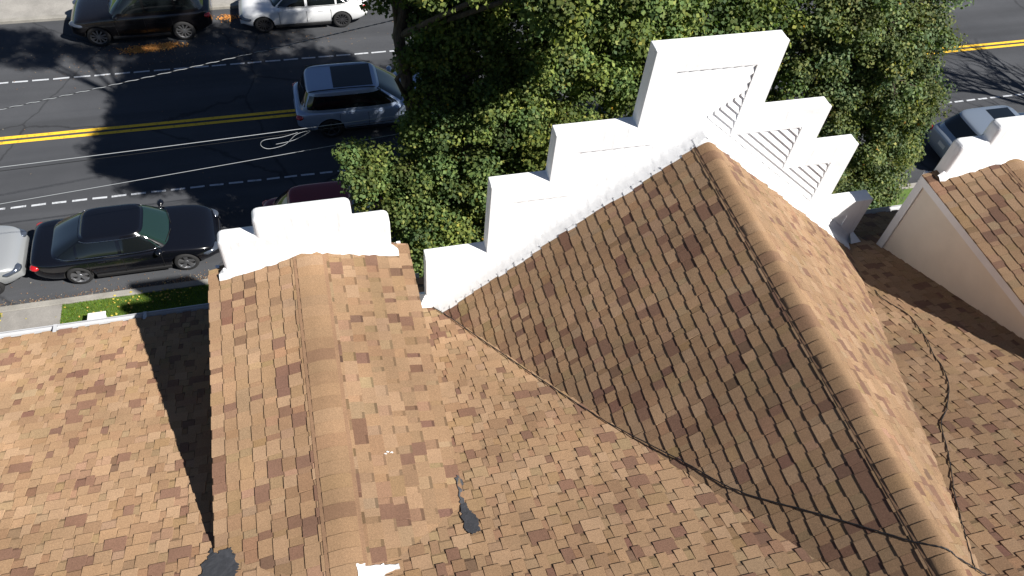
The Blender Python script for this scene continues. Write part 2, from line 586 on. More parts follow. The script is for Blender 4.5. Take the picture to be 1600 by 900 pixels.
# ---- ridge caps
def ridge_caps(roof, x, z, k, y0, y1, off=(0, 0, 0), half=.165, lift=.005, white_from=99):
    y = y1; E = .146; c_n = 9
    ang = math.atan(k)
    while y > y0:
        e = min(E, y - y0 + .02)
        col = pick_col(); col = tuple(.62 * a_ + .38 * b_ for a_, b_ in zip(col, (.268, .172, .096))) if rng.random() < .85 else col; hh = lift * rng.uniform(.85, 1.2)
        mb = MB(); rows = []
        for (yy_, hgt) in ((y, .0105), (y - e - .03, .000)):
            for lay_ in (0, 1):
                row = []
                for j in range(c_n):
                    s = -1 + 2 * j / (c_n - 1)
                    d = s * half
                    rr = .065
                    ad = abs(d)
                    zz = -k * (math.sqrt(ad * ad + rr * rr) - rr * .22)
                    row.append((x + off[0] + d * math.cos(ang) + rng.uniform(-.001, .001), yy_ + off[1] + rng.uniform(-.0015, .0015), z + off[2] + zz * math.cos(ang) + hh + (hgt if lay_ == 0 else -.026)))
                rows.append(row)
        t0, b0, t1, b1 = rows
        vs = t0 + b0 + t1 + b1; n = c_n
        fs = []
        for j in range(n - 1):
            fs += [(j, j + 1, 2 * n + j + 1, 2 * n + j), (n + j, 3 * n + j, 3 * n + j + 1, n + j + 1), (2 * n + j, 2 * n + j + 1, 3 * n + j + 1, 3 * n + j), (j, n + j, n + j + 1, j + 1)]
        fs += [(0, 2 * n, 3 * n, n), (n - 1, 2 * n - 1, 4 * n - 1, 3 * n - 1)]
        mb.add(vs, fs, col)
        o = mb.build('ridge_shingle', M['shingle'] if y < white_from else M['white'], roof)
        auto_smooth(o, 50)
        y -= E


ridge_caps(gable_roof, GX, GZ + .008, GK, .12, YN - .01, white_from=6.45)
for i, o in enumerate(D_OFF):
    ridge_caps(dormer_roof[i], DX, DR + .006, DK, 2.15, 6.36, o, half=.152, lift=.007)
# narrow starter strips beside the caps
for roof, x, z, k, y0, y1, off in [(gable_roof, GX, GZ, GK, .3, 6.40, (0, 0, 0))] + [(dormer_roof[i], DX, DR, DK, 2.4, 6.34, o) for i, o in enumerate(D_OFF)]:
    a = math.atan(k)
    for s in (-1, 1):
        mb = MB(); ys = np.linspace(y0, y1, 30)
        d0, d1 = .13, .192
        for q in range(len(ys) - 1):
            pass
        top = [[(x + off[0] + s * d * math.cos(a), yy_ + off[1], z + off[2] - k * d * math.cos(a) + .0145 + rng.uniform(-.001, .001)) for yy_ in ys] for d in (d0, d1)]
        low = [(p[0], p[1], p[2] - .022) for p in top[1]]
        mb.grid([top[0], top[1], low], (.25, .155, .095))
        mb.build('ridge_strip', M['shingle'], roof)

# ---- big stepped gable wall
HW = [.1213 * YN, .2735 * YN, .3845 * YN, .508 * YN]
ZT = [CAM_H - q * YN for q in (.7603, .9205, 1.030, 1.211)]
CX = .6765 * YN
def step_outline(inset=0.0, base=8.55):
    L = []; Rr = []
    for hw, z in zip(HW, ZT):
        L.append((hw - inset, z - inset))
    pts = [(CX - L[3][0], base), (CX - L[3][0], L[3][1])]
    for k in (3, 2, 1):
        pts += [(CX - L[k - 1][0], L[k][1]), (CX - L[k - 1][0], L[k - 1][1])]
    right = [(2 * CX - x, z) for x, z in reversed(pts)]
    return pts + right


TH = .032 * YN
gp = MB(); gp.prism(step_outline(), YN + .045, YN + TH)
parapet = hb(gp, 'stepped_gable_wall', M['white'])
bevel(parapet, .012, 2)
# raised border that follows the steps (between the outline and an inset outline), split in quads
oo = step_outline(0, 8.6); ii = step_outline(.30, 8.6)
mb = MB(); n = len(oo)
for k in range(n - 1):
    a, b, c, d = oo[k], oo[k + 1], ii[k + 1], ii[k]
    f0 = [(p[0], YN, p[1]) for p in (a, b, c, d)]
    mb.add(f0, [(0, 1, 2, 3)])
    mb.add([(d[0], YN, d[1]), (c[0], YN, c[1]), (c[0], YN + .05, c[1]), (d[0], YN + .05, d[1])], [(0, 1, 2, 3)])
    mb.add([(a[0], YN, a[1]), (b[0], YN, b[1]), (b[0], YN + .05, b[1]), (a[0], YN + .05, a[1])], [(0, 1, 2, 3)])
bo = mb.build('raised_border', M['white'], parapet)
bm = bmesh.new(); bm.from_mesh(bo.data); bmesh.ops.remove_doubles(bm, verts=bm.verts, dist=.0005); bmesh.ops.recalc_face_normals(bm, faces=bm.faces); bm.to_mesh(bo.data); bm.free()

# diagonal boards on the recessed panel, parallel to the roof rakes
def inside(p, poly):
    x, z = p; r_ = False; n = len(poly)
    for i in range(n):
        x1, z1 = poly[i]; x2, z2 = poly[(i + 1) % n]
        if (z1 > z) != (z2 > z) and x < (x2 - x1) * (z - z1) / (z2 - z1) + x1: r_ = not r_
    return r_


mid = step_outline(.20, 8.4)
for side in (1, -1):
    sp = .118
    for k in range(0, 22):
        zc = GZ + .06 + k * sp                     # height of the board line at the ridge axis
        run = []; cur = None
        for q in range(0, 420):
            x = GX - side * .9 + side * q * .0125
            z = zc - GK * side * (x - GX)
            good = inside((x, z), mid)
            # right boards stop at the left rake carried on upwards, left boards lie above it
            ext = GZ + GK * (x - GX) + .02
            if side == 1 and z > ext: good = False
            if side == -1 and (z < ext or x > GX + .5): good = False
            if good:
                if cur is None: cur = [x, x]
                cur[1] = x
            elif cur is not None:
                run.append(cur); cur = None
        if cur: run.append(cur)
        for a, b in run:
            if abs(b - a) < .12: continue
            mb = MB(); t = sp * .99
            pts = []
            for x in (a, b):
                z = zc - GK * side * (x - GX)
                pts += [(x, YN + .004, z - sp * .02), (x, YN + .034, z + t), (x, YN + .06, z + t), (x, YN + .06, z - sp * .02)]
            mb.add(pts, [(0, 4, 5, 1), (0, 3, 7, 4), (1, 5, 6, 2), (0, 1, 2, 3), (4, 7, 6, 5), (3, 2, 6, 7)])
            mb.build('board', M['white'], parapet)
# brushed coating where the roof meets the wall, both rakes
for s in (-1, 1):
    mb = MB(); ds = np.linspace(.0, HW[3] - .02, 150); rows = []
    for (yy_, hgt, jy, jz) in ((YN + .06, .19, .0, .02), (YN - .004, .15, .0, .012), (YN - .012, .10, .0, .008), (YN - .05, .035, .01, .003), (YN - .14, .017, .01, .001), (YN - .245, .0145, .022, .001)):
        rows.append([(GX + s * d, yy_ + rng.uniform(-jy, jy), gable_z(GX + s * d) + hgt + rng.uniform(-jz, jz) + (.0035 * ((d / .1088) % 1.0) if hgt < .03 else 0)) for d in ds])
    mb.grid(rows); mb.build('coating', M['white'], parapet, True)
# white foot flashings at both lower corners
for sx, xx in ((-1, CX - HW[3]), (1, CX + HW[3])):
    mb = MB(); y0 = YN - .14
    mb.add([(xx - sx * .06, y0, main_z(y0) + .03), (xx + sx * .13, y0 + .02, main_z(y0) + .025), (xx + sx * .13, YN + .3, main_z(YN + .3) + .025), (xx - sx * .06, YN + .3, main_z(YN + .3) + .03),
            (xx - sx * .06, YN - .01, main_z(y0) + .14), (xx + sx * .012, YN + .02, main_z(y0) + .14)], [(0, 1, 2, 3), (0, 1, 5, 4), (1, 2, 5)])
    mb.build('foot_flashing', M['white'], parapet)

# ---- dormers: stepped parapets, cheek walls, fascias
def round_poly(pts, r, seg=5):
    out = []; n = len(pts)
    for i in range(n):
        p = Vector(pts[i][:2]); rr = pts[i][2] if len(pts[i]) > 2 else 0
        if rr <= 0: out.append((p.x, p.y)); continue
        a = (Vector(pts[i - 1][:2]) - p).normalized(); b = (Vector(pts[(i + 1) % n][:2]) - p).normalized()
        for k in range(seg + 1):
            t = k / seg
            q = p + a * rr * (1 - t) ** 2 + b * rr * t ** 2
            out.append((q.x, q.y))
    return out


for i, o in enumerate(D_OFF):
    ox, oy, oz = o
    P = [(DX - .97, 10.55), (DX - .97, 11.36, .09), (DX - .545, 11.36), (DX - .545, 11.645, .09), (DX + .545, 11.645, .09), (DX + .545, 11.36), (DX + .97, 11.36, .09), (DX + .97, 10.55)]
    poly = [(x + ox, z + oz) for x, z in round_poly(P, .08)]
    mb = MB(); mb.prism(poly, 6.335 + oy, 6.54 + oy)
    w = hb(mb, 'dormer_parapet', M['white']); bevel(w, .045, 4, 40)
    # sloppy coating at the foot of the parapet, lapping on to the shingles
    mb = MB(); rows = []
    xs = np.linspace(DX - 1.045, DX + 1.045, 36)
    rows.append([(x + ox, 6.36 + oy, dormer_z(x + ox, i) + .10 + rng.uniform(-.02, .02) - .06 * (abs(x - DX) > .99)) for x in xs])
    rows.append([(x + ox, 6.325 + oy, dormer_z(x + ox, i) + .05) for x in xs])
    rows.append([(x + ox, 6.262 + oy + rng.uniform(-.022, .016), dormer_z(x + ox, i) + .020) for x in xs])
    rows.append([(p[0], p[1] - .004, p[2] - .012) for p in rows[-1]])
    mb.grid(rows); mb.build('coating', M['white'], w)
    # cheek walls of horizontal lap boards
    for s in (-1, 1):
        xw = DX + ox + s * (DH - .10)
        yf = 6.54 + oy
        mb = MB(); mb.add([(xw, yf, 8.9), (xw, yf, DE + oz - .02), (xw, 2.6, DE + oz - .02), (xw, 2.6, 8.9),
                           (xw - s * .12, yf, 8.9), (xw - s * .12, yf, DE + oz - .02), (xw - s * .12, 2.6, DE + oz - .02), (xw - s * .12, 2.6, 8.9)],
                          [(0, 1, 2, 3), (4, 7, 6, 5), (0, 4, 5, 1), (1, 5, 6, 2), (2, 6, 7, 3), (0, 3, 7, 4)])
        ck = hb(mb, 'dormer_cheek', M['siding'])
        z = 9.05
        while z < DE + oz - .1:
            z1 = min(z + .118, DE + oz - .03)
            yb_ = max(2.7, (12.041 - z1) / .43 - .05)         # where the roof cuts the board off
            ye = min(yf - .12, 6.42 + oy)
            yb0 = max(2.7, (12.041 - z) / .43 - .3)
            if yb0 < ye:
                mb = MB()
                mb.add([(xw + s * .016, yb0, z), (xw + s * .016, ye, z), (xw + s * .004, ye, z1 + .01), (xw + s * .004, yb0, z1 + .01), (xw - s * .005, yb0, z), (xw - s * .005, ye, z)],
                       [(0, 1, 2, 3), (0, 4, 5, 1)])
                mb.build('siding_board', M['siding'], ck)
            z += .12
        mb = MB(); mb.box((xw + s * .012, yf - .06, 9.85 + oz / 2), (.05, .125, 1.78 + oz)); mb.build('corner_board', M['trim'], ck)
        mb = MB(); mb.box((DX + ox + s * (DH - .012), (DF + oy + 3.0) / 2, DE + oz - .075), (.028, DF + oy - 3.0 - .02, .125)); mb.build('fascia', M['trim'], ck)
        mb = MB(); mb.box((DX + ox + s * (DH - .062), (DF + oy + 3.0) / 2, DE + oz - .125), (.075, DF + oy - 3.0 - .03, .018)); mb.build('soffit', M['trim'], ck)
    # dormer front below the parapet
    mb = MB(); mb.box((DX + ox, 6.50 + oy, 9.75), (2 * DH - .30, .06, 1.7)); hb(mb, 'dormer_front', M['siding'])

# ---- gutters
def gutter(x0, x1):
    pr = [(EAVE_Y + .005, .0), (EAVE_Y + .005, -.11), (EAVE_Y + .075, -.11), (EAVE_Y + .095, -.05), (EAVE_Y + .115, -.025), (EAVE_Y + .115, .012), (EAVE_Y + .100, .012)]
    z = main_z(EAVE_Y) + .0
    mb = MB(); xs = np.linspace(x0, x1, 40)
    rows = [[(x, y, z + dz + .006 * math.sin(x * .7)) for x in xs] for y, dz in pr]
    mb.grid(rows)
    inner = [[(x, y - .004 * (1 if y > EAVE_Y + .03 else -1), z + dz + .004 + .006 * math.sin(x * .7)) for x in xs] for y, dz in pr]
    g = hb(mb, 'gutter', M['gutter'])
    x = x0 + .63
    while x < x1:
        m2 = MB(); m2.box((x, EAVE_Y + .05, z + .012 + .006 * math.sin(x * .7)), (.045, .125, .006)); m2.box((x, EAVE_Y + .112, z - .01), (.05, .012, .05))
        m2.build('gutter_hanger', M['gutter'], g); x += 1.16
    return g


gutter(X0, 1.15); gutter(7.92, X1)
mb = MB(); mb.box((-3.4, EAVE_Y - .02, main_z(EAVE_Y) - .10), (9.1, .03, .16)); hb(mb, 'eave_board', M['trim'])
mb = MB(); mb.box((10.95, EAVE_Y - .02, main_z(EAVE_Y) - .10), (6.0, .03, .16)); hb(mb, 'eave_board', M['trim'])


# ---- tar and paint patches on the shingles
def patch(name, pts, zf, mat, parent, up=.016, jitter=.02, sub=4, dz=.006):
    """irregular flat patch that follows a roof function z(x,y)"""
    out = []; n = len(pts)
    for i in range(n):
        a, b = Vector(pts[i]), Vector(pts[(i + 1) % n])
        for k in range(sub):
            p = a.lerp(b, k / sub); out.append((p.x + rng.uniform(-jitter, jitter), p.y + rng.uniform(-jitter, jitter)))
    bm = bmesh.new()
    vs = [bm.verts.new((x, y, zf(x, y) + up)) for x, y in out]
    f = bm.faces.new(vs); bm.normal_update()
    r_ = bmesh.ops.extrude_face_region(bm, geom=[f])
    for v in r_['geom']:
        if isinstance(v, bmesh.types.BMVert): v.co.z -= dz + .012
    bmesh.ops.triangulate(bm, faces=bm.faces); bmesh.ops.recalc_face_normals(bm, faces=bm.faces)
    me = bpy.data.meshes.new(name); bm.to_mesh(me); bm.free()
    return link(name, me, mat, parent)


both = lambda x, y: max(main_z(y), dormer_z(x, 0) if abs(x - DX) < DH + .02 else -9)
patch('tar_patch', [(-1.532, 3.109), (-1.477, 3.027), (-1.405, 3.034), (-1.339, 3.032), (-1.312, 2.956), (-1.277, 2.843), (-1.297, 2.73), (-1.605, 2.75), (-1.594, 2.933), (-1.559, 2.987)], both, M['tar'], main_roof, jitter=.017, sub=6, up=.02)
patch('tar_patch', [(.826, 3.311), (.896, 3.344), (.874, 3.157), (.864, 3.025), (.885, 2.949), (.935, 2.818), (.93, 2.679), (.865, 2.654), (.811, 2.674), (.799, 2.731), (.798, 2.928), (.822, 3.07)], both, M['tar'], main_roof, up=.022, jitter=.014, sub=6)
patch('paint_splash', [(-.238, 2.554), (-.162, 2.545), (-.154, 2.52), (.01, 2.523), (.019, 2.504), (.133, 2.497), (.132, 2.448), (-.002, 2.429), (-.022, 2.35), (-.213, 2.35), (-.234, 2.502)], both, M['white'], dormer_roof[0], up=.024, jitter=.008)
for (x, y) in ((.18, 3.62), (.2, 3.64), (.24, 3.63)):
    patch('paint_spot', [(x - .014, y), (x, y + .006), (x + .014, y), (x, y - .006)], both, M['white'], dormer_roof[0], up=.016, jitter=.004, sub=2)

# ------------------------------------------------------------------ cables on the roof and over the street
def cable(name, pts, r, mat, label, cat, sub=10, wob=.0, group=None):
    P = [Vector(p) for p in pts]; out = []
    for i in range(len(P) - 1):
        p0, p1, p2, p3 = P[max(i - 1, 0)], P[i], P[i + 1], P[min(i + 2, len(P) - 1)]
        for k in range(sub):
            t = k / sub
            out.append(.5 * ((2 * p1) + (p2 - p0) * t + (2 * p0 - 5 * p1 + 4 * p2 - p3) * t * t + (3 * p1 - p0 - 3 * p2 + p3) * t ** 3) + Vector((rng.uniform(-wob, wob), rng.uniform(-wob, wob), 0)))
    out.append(P[-1])
    mb = MB(); mb.tube(out, r, 6)
    return tag(mb.build(name, mat, None, True), label, cat, group)


def roof_z(x, y):
    z = main_z(y)
    if y < YN: z = max(z, gable_z(x))
    if abs(x - DX) < DH and y < 6.48: z = max(z, dormer_z(x, 0))
    return z


def on_roof(pts, up=.026): return [(x, y, roof_z(x, y) + up) for x, y in pts]


VAL = [(1.10, 6.72), (1.17, 6.58), (1.385, 6.20), (1.715, 5.51), (2.345, 4.27), (2.70, 3.635), (3.115, 2.985), (3.442, 2.449), (3.908, 1.945), (4.2, 1.62), (4.36, 1.445), (4.482, 1.335), (4.57, 1.28), (4.659, 1.226), (5.048, 1.101)]
cable('roof_cable', on_roof(VAL, .026), .0065, M['cable'], 'thin black cable running along the left valley of the big gable roof', 'cable', wob=.004)
VR = [(7.30, 5.30), (7.248, 5.136), (7.259, 4.962), (7.294, 4.644), (7.19, 4.319), (7.114, 4.122), (6.948, 3.807), (6.883, 3.614), (6.7, 3.316), (6.381, 2.986), (6.132, 2.795), (5.94, 2.521), (5.782, 2.297), (5.491, 1.917), (5.31, 1.645), (5.143, 1.433), (4.904, 1.134)]
cable('roof_cable', on_roof(VR, .017), .0055, M['cable'], 'wavy black cable on the shingles right of the big gable roof', 'cable', wob=.004)

# overhead lines hang from a wooden pole inside the tree
pole = empty('utility_pole', (5.2, 15.0, 0))
mb = MB(); mb.tube([(0, 0, 0), (0, 0, 3), (.02, 0, 8.6)], [.16, .15, .11], 12); mb.build('mast', M['pole'], pole, True)
mb = MB(); mb.box((0, 0, 8.1), (.1, 1.8, .11)); mb.build('crossarm', M['pole'], pole)
tag(pole, 'wooden utility pole hidden in the leafy tree by the kerb', 'utility pole')


def sagline(a, b, sag, n=14):
    a, b = Vector(a), Vector(b)
    return [a.lerp(b, t / n) - Vector((0, 0, sag * 4 * (t / n) * (1 - t / n))) for t in range(n + 1)]


cable('overhead_wire', sagline((-22, 15.2, 4.9), (5.2, 15.15, 5.65), .18), .0075, M['wire'], 'pale overhead wire with a slack loop, middle of the three over the street', 'wire', sub=2)
cable('overhead_wire', sagline((-22, 15.2, 2.9), (5.2, 15.15, 5.25), .12), .0065, M['wire'], 'lowest pale overhead wire, slanting down to the left over the parked sedan', 'wire', sub=2)
cable('wire_loop', [(-.5, 15.2, 5.24), (-.88, 15.19, 5.16), (-1.3, 15.18, 5.13), (-1.39, 15.17, 4.99), (-1.23, 15.17, 4.86), (-.84, 15.18, 4.93), (-.53, 15.2, 5.19), (-.2, 15.2, 5.25), (-.6, 15.21, 5.02), (-1.05, 15.2, 4.95)], .006, M['wire'], 'slack coil of pale wire hanging from the middle overhead wire', 'wire')
# twisted service cable: black and pale strands
tw = empty('service_cable', (-22, 15.2, 4.6))
base = sagline((0, 0, 0), (27.2, -.05, 4.15), .3, 900)
for j, mt in enumerate((M['cable'], M['wire'])):
    pts = []
    for k, p in enumerate(base):
        ph = p.x / .34 * 2 * math.pi + j * math.pi
        pts.append(p + Vector((0, .0065 * math.cos(ph), .0065 * math.sin(ph))))
    fine = []
    for k in range(len(pts) - 1):
        fine.append(pts[k])
    mb = MB(); mb.tube(fine, .0062, 5); mb.build('strand', mt, tw, True)
tag(tw, 'twisted black and pale service cable, highest of the overhead lines', 'wire')
cable('overhead_wire', sagline((-22, 15.35, 4.55), (5.2, 15.3, 5.4), .12), .007, M['cable'], 'thin dark overhead wire just under the middle pale wire', 'wire', sub=2)

# ------------------------------------------------------------------ cars
def smoothstep(t): t = max(0, min(1, t)); return t * t * (3 - 2 * t)


def evaluated(o):
    dg = bpy.context.evaluated_depsgraph_get()
    me = bpy.data.meshes.new_from_object(o.evaluated_get(dg))
    return me


def build_car(name, label, cat, xc, yc, heading, sp, group='cars parked along the kerbs'):
    root = empty(name, (xc, yc, 0), 0 if heading > 0 else math.pi)
    tag(root, label, cat, group)
    L, W, H = sp['L'], sp['W'], sp['H']; hw = W / 2
    xf = L / 2; xr = -L / 2
    wbx = sp['wb']; fx = xf - sp['foh']; rx = fx - wbx; wr = sp['wr']
    suv = sp.get('suv', False)
    zb = .20 if not suv else .26
    belt = sp['belt']; hood0, hood1 = sp['hood']; deck = sp['deck']
    gx0, gx1, gx2, gx3 = sp['gh']            # windscreen base, roof front, roof rear, rear glass base (local x)
    pm = sp['paint']
    # --- lower body
    st = []
    S = [0, .012, .04, .10, .20, .32, .45, .58, .70, .80, .88, .94, .975, .992, 1.0]
    for s in S:
        x = xr + L * s
        e = min(s, 1 - s) * L
        front = s > .5
        wf = 1.0
        ec = .62 if front else .5
        if e < ec: wf = (.70 if front else .78) + (.30 if front else .22) * (1 - (1 - e / ec) ** 2.4)
        z0 = zb + (.13 if front else .16) * (1 - smoothstep(e / .5))
        # shoulder height
        sh = belt - .06 - (.09 if s > .8 else 0) * smoothstep((s - .7) / .25)
        if x > gx0 - .1:
            t = (x - gx0 + .1) / (xf - gx0 + .1); dk = hood1 + (hood0 - hood1) * t ** 1.5
        elif x < gx3 + .1:
            t = (gx3 + .1 - x) / max(.05, gx3 + .1 - xr); dk = belt + (deck - belt) * min(1, t * 1.2)
        else: dk = belt + .01
        nose = 1 - smoothstep(e / (.22 if front else .14))
        dk -= nose * (.20 if front else .10); sh = min(sh, dk - .05) - nose * .04
        w = hw * wf
        zm = zb + (sh - zb) * .55
        st.append([(x, 0, z0), (x, .80 * w, z0), (x, .955 * w, z0 + .07), (x, w, zm - .05), (x, w, zm + .10), (x, .975 * w, sh), (x, .90 * w, sh + (dk - sh) * .70), (x, .55 * w, dk + .012), (x, 0, dk + .022)])
    n = len(st[0])
    rows = []
    for r_ in st:
        left = [Vector(p) for p in r_]; right = [Vector((p[0], -p[1], p[2])) for p in r_[-2:0:-1]]
        rows.append(left + right)
    mb = MB(); mb.grid(rows, closed=True)
    m_ = len(rows[0])
    mb.f.append(list(range(m_))); mb.c.append(None); mb.m.append(0)
    mb.f.append([(len(rows) - 1) * m_ + k for k in range(m_)]); mb.c.append(None); mb.m.append(0)
    tmp = mb.build('body_tmp', pm)
    sub = tmp.modifiers.new('s', 'SUBSURF'); sub.levels = 2; sub.render_levels = 2
    tmp.data.materials.append(M['well'])
    cut = MB()
    for wx in (fx, rx):
        for s in (-1, 1):
            vs = []; k_ = 28
            for yy_ in (s * (hw - .27), s * (hw + .15)):
                vs += [(wx + (wr + .055) * math.cos(2 * math.pi * k / k_), yy_, wr + .01 + (wr + .055) * math.sin(2 * math.pi * k / k_)) for k in range(k_)]
            fs = [tuple(range(k_)), tuple(range(k_, 2 * k_))] + [(k, (k + 1) % k_, k_ + (k + 1) % k_, k_ + k) for k in range(k_)]
            cut.add(vs, fs)
    cu = cut.build('cutter_tmp', M['well'])
    bo_ = tmp.modifiers.new('b', 'BOOLEAN'); bo_.operation = 'DIFFERENCE'; bo_.solver = 'EXACT'; bo_.object = cu
    try: bo_.material_mode = 'TRANSFER'
    except Exception: pass
    me = evaluated(tmp)
    for o_ in (tmp, cu):
        d_ = o_.data; bpy.data.objects.remove(o_); bpy.data.meshes.remove(d_)
    body = bpy.data.objects.new('body', me); COL.objects.link(body); body.parent = root
    auto_smooth(body, 40)
    # --- greenhouse (analytic surface)
    w0 = hw * sp.get('gw0', .93); w1 = hw * sp.get('gw1', .70); zr = H - .05; ne = sp.get('ne', 4.6)
    zb_ = belt - .03

    def gp(t):
        q = t ** sp.get('gcurve', 1.0)
        a = gx0 + (gx1 - gx0) * t; b = gx3 + (gx2 - gx3) * t
        w = w0 + (w1 - w0) * (t ** 1.25)
        return (a + b) / 2, (a - b) / 2, w, zb_ + (zr - zb_) * t ** .92

    def outline(t, k_=56):
        cx, a, w, z = gp(t); pts = []
        for k in range(k_):
            an = 2 * math.pi * k / k_
            c_, s_ = math.cos(an), math.sin(an)
            pts.append(Vector((cx + a * math.copysign(abs(c_) ** (2 / ne), c_), w * math.copysign(abs(s_) ** (2 / ne), s_), z)))
        return pts
    rows = [outline(t) for t in (0, .15, .3, .45, .6, .75, .88, .96, 1.0)]
    cx, a, w, z = gp(1.0)
    for s_, dz in ((.985, .014), (.95, .027), (.86, .038), (.65, .046), (.35, .050), (.08, .051), (.001, .051)):
        rows.append([Vector((cx + (p.x - cx) * s_, p.y * s_, z + dz)) for p in outline(1.0)])
    mb = MB(); mb.grid(rows, closed=True)
    gh = mb.build('cabin', pm, root, True)

    def out(p, cx_, off): return p
    # windscreen and rear window
    def end_patch(nm, sgn, t0, t1, frac, mat):
        mb_ = MB(); rr = []
        for i in range(9):
            t = t0 + (t1 - t0) * i / 8; cx_, a_, w_, z_ = gp(t); row = []
            fr = frac * (1 - .03 * i / 8)
            for k in range(13):
                v = -fr + 2 * fr * k / 12
                row.append(Vector((cx_ + sgn * (a_ * (1 - abs(v) ** ne) ** (1 / ne) + .007), w_ * v, z_ + .004)))
            rr.append(row)
        mb_.grid(rr); return mb_.build(nm, mat, root, True)
    end_patch('windscreen', 1, .05, .93, .90, sp.get('wind', M['wind']))
    end_patch('rear_window', -1, .16 if not suv else .22, .92, .84, M['glass'])
    # side windows, split by pillars; (u0,u1) as fraction along the cabin
    for s in (-1, 1):
        for (ua, ub) in sp['side']:
            mb_ = MB(); rr = []
            for i in range(7):
                t = .14 + .70 * i / 6; cx_, a_, w_, z_ = gp(t); row = []
                # local limits: straight pillars in x, sloping ends follow the cabin outline
                lo = max(cx_ - a_ * .90, gx3 + (gx0 - gx3) * ua + .0); hi = min(cx_ + a_ * .90, gx3 + (gx0 - gx3) * ub)
                if hi < lo + .02: hi = lo + .02
                for k in range(9):
                    x = lo + (hi - lo) * k / 8; u = (x - cx_) / a_
                    row.append(Vector((x, s * (w_ * (1 - abs(u) ** ne) ** (1 / ne) + .006), z_)))
                rr.append(row)
            mb_.grid(rr); mb_.build('side_window', M['glass'], root, True)
        # bright or dark strip along the window line
        if sp.get('strip'):
            pts = []
            seq = [(.10, u) for u in np.linspace(-.90, .90, 14)]
            for t, u in seq:
                cx_, a_, w_, z_ = gp(t); pts.append(Vector((cx_ + a_ * u, s * (w_ * (1 - abs(u) ** ne) ** (1 / ne) + .008), z_)))
            mb_ = MB(); mb_.tube(pts, .009, 5)
            pts = []
            for k in range(25):
                u = -.92 + 1.84 * k / 24
                t = .10 + .78 * (1 - abs(u / .92) ** 6) if False else .88
                cx_, a_, w_, z_ = gp(.88); pts.append(Vector((cx_ + a_ * u * .98, s * (w_ * (1 - abs(u * .98) ** ne) ** (1 / ne) + .008), z_)))
            mb_.tube(pts, .008, 5)
            mb_.build('window_strip', sp['strip'], root, True)
        # mirrors, handles, sill, door seams
        mx = gx0 - .28
        mb_ = MB(); sph = []
        for i in range(7):
            th_ = math.pi * i / 6
            sph.append([Vector((mx + .10 * math.sin(th_) * math.cos(ph), s * (hw + .035) + .12 * math.cos(th_) * s, belt + .035 + .075 * math.sin(th_) * math.sin(ph))) for ph in [2 * math.pi * q / 10 for q in range(10)]])
        mb_.grid(sph, closed=True); mb_.box((mx, s * (hw - .02), belt + .03), (.10, .16, .04))
        mb_.build('mirror', sp.get('mirror', pm), root, True)
        for hx in sp['handles']:
            mb_ = MB(); mb_.box((hx, s * (hw - .012), belt - .13), (.19, .03, .028)); h_ = mb_.build('door_handle', sp.get('handle', pm), root); bevel(h_, .008)
        for dx in sp['seams']:
            mb_ = MB(); zs = np.linspace(zb + .16, belt - .10, 7)
            for a_, b_ in zip(zs[:-1], zs[1:]): mb_.box((dx, s * (hw - .004), (a_ + b_) / 2), (.010, .012, b_ - a_))
            mb_.build('door_seam', M['rubber'], root)
        mb_ = MB(); mb_.box(((fx + rx) / 2, s * (hw - .05), zb + .06), (wbx - 2 * wr - .16, .10, .10)); sk_ = mb_.build('sill', sp.get('sill', M['rubber']), root); bevel(sk_, .02)
        # lamps
        for (nm, xx, yy_, zz, sx, sy, sz, mat, rz) in (('headlamp', xf - .26, hw - .24, hood0 - .15, .58, .34, .16, M['lamp'], -.55), ('tail_lamp', xr + .15, hw - .19, deck - .20, .26, .34, .15, sp.get('tail', M['tail']), .42)):
            mb_ = MB(); g_ = []
            rot = Matrix.Rotation(rz * s, 3, 'Z')
            for i in range(7):
                th_ = math.pi * i / 6
                row = []
                for q in range(12):
                    ph = 2 * math.pi * q / 12
                    d = Vector((sx / 2 * math.copysign(abs(math.sin(th_)) ** .6, 1) * math.copysign(abs(math.cos(ph)) ** .7, math.cos(ph)), sy / 2 * math.cos(th_), sz / 2 * math.sin(th_) ** .6 * math.copysign(abs(math.sin(ph)) ** .7, math.sin(ph))))
                    row.append(rot @ d + Vector((xx, s * yy_, zz)))
                g_.append(row)
            mb_.grid(g_, closed=True); mb_.build(nm, mat, root, True)
    # grille, plates, bumpers' dark lower parts
    mb_ = MB(); mb_.box((xf - .035, 0, .46), (.07, .95, .20)); gb = mb_.build('grille', M['rubber'], root); bevel(gb, .03)
    for k in range(3):
        m3 = MB(); m3.box((xf + .002, 0, .40 + .055 * k), (.012, .86, .012)); m3.build('grille_bar', M['chrome'], gb)
    mb_ = MB(); mb_.box((xr + .01, 0, deck - .30), (.03, .34, .15)); mb_.build('number_plate', M['plate'], root)
    # roof details
    zt = H - .001
    if sp.get('sunroof'):
        a0, a1 = sp['sunroof']; mb_ = MB(); rr = []
        for i in range(6):
            x = a0 + (a1 - a0) * i / 5
            row = []
            for k in range(9):
                v = -1 + k / 4; y = v * w1 * .74
                cx_, a_, w_, z_ = gp(1.0)
                s_ = max(abs((x - cx_) / a_), abs(y / w_))
                zz = z_ + np.interp(s_, [.08, .35, .65, .86, .95, .985, 1], [.051, .050, .046, .038, .027, .014, 0]) + .008
                row.append(Vector((x, y, zz)))
            rr.append(row)
        mb_.grid(rr); mb_.build('sunroof', M['glass'], root, True)
    if sp.get('rails'):
        for s in (-1, 1):
            mb_ = MB(); pts = [(gx2 + .05 + (gx1 - gx2 - .15) * t, s * (w1 * .90), zr + .035 + .045 * math.sin(math.pi * min(1, max(0, t))) ** .3) for t in np.linspace(0, 1, 12)]
            mb_.tube(pts, .018, 6); mb_.build('roof_rail', sp['rails'], root, True)
    # bonnet seam and wipers
    mb_ = MB()
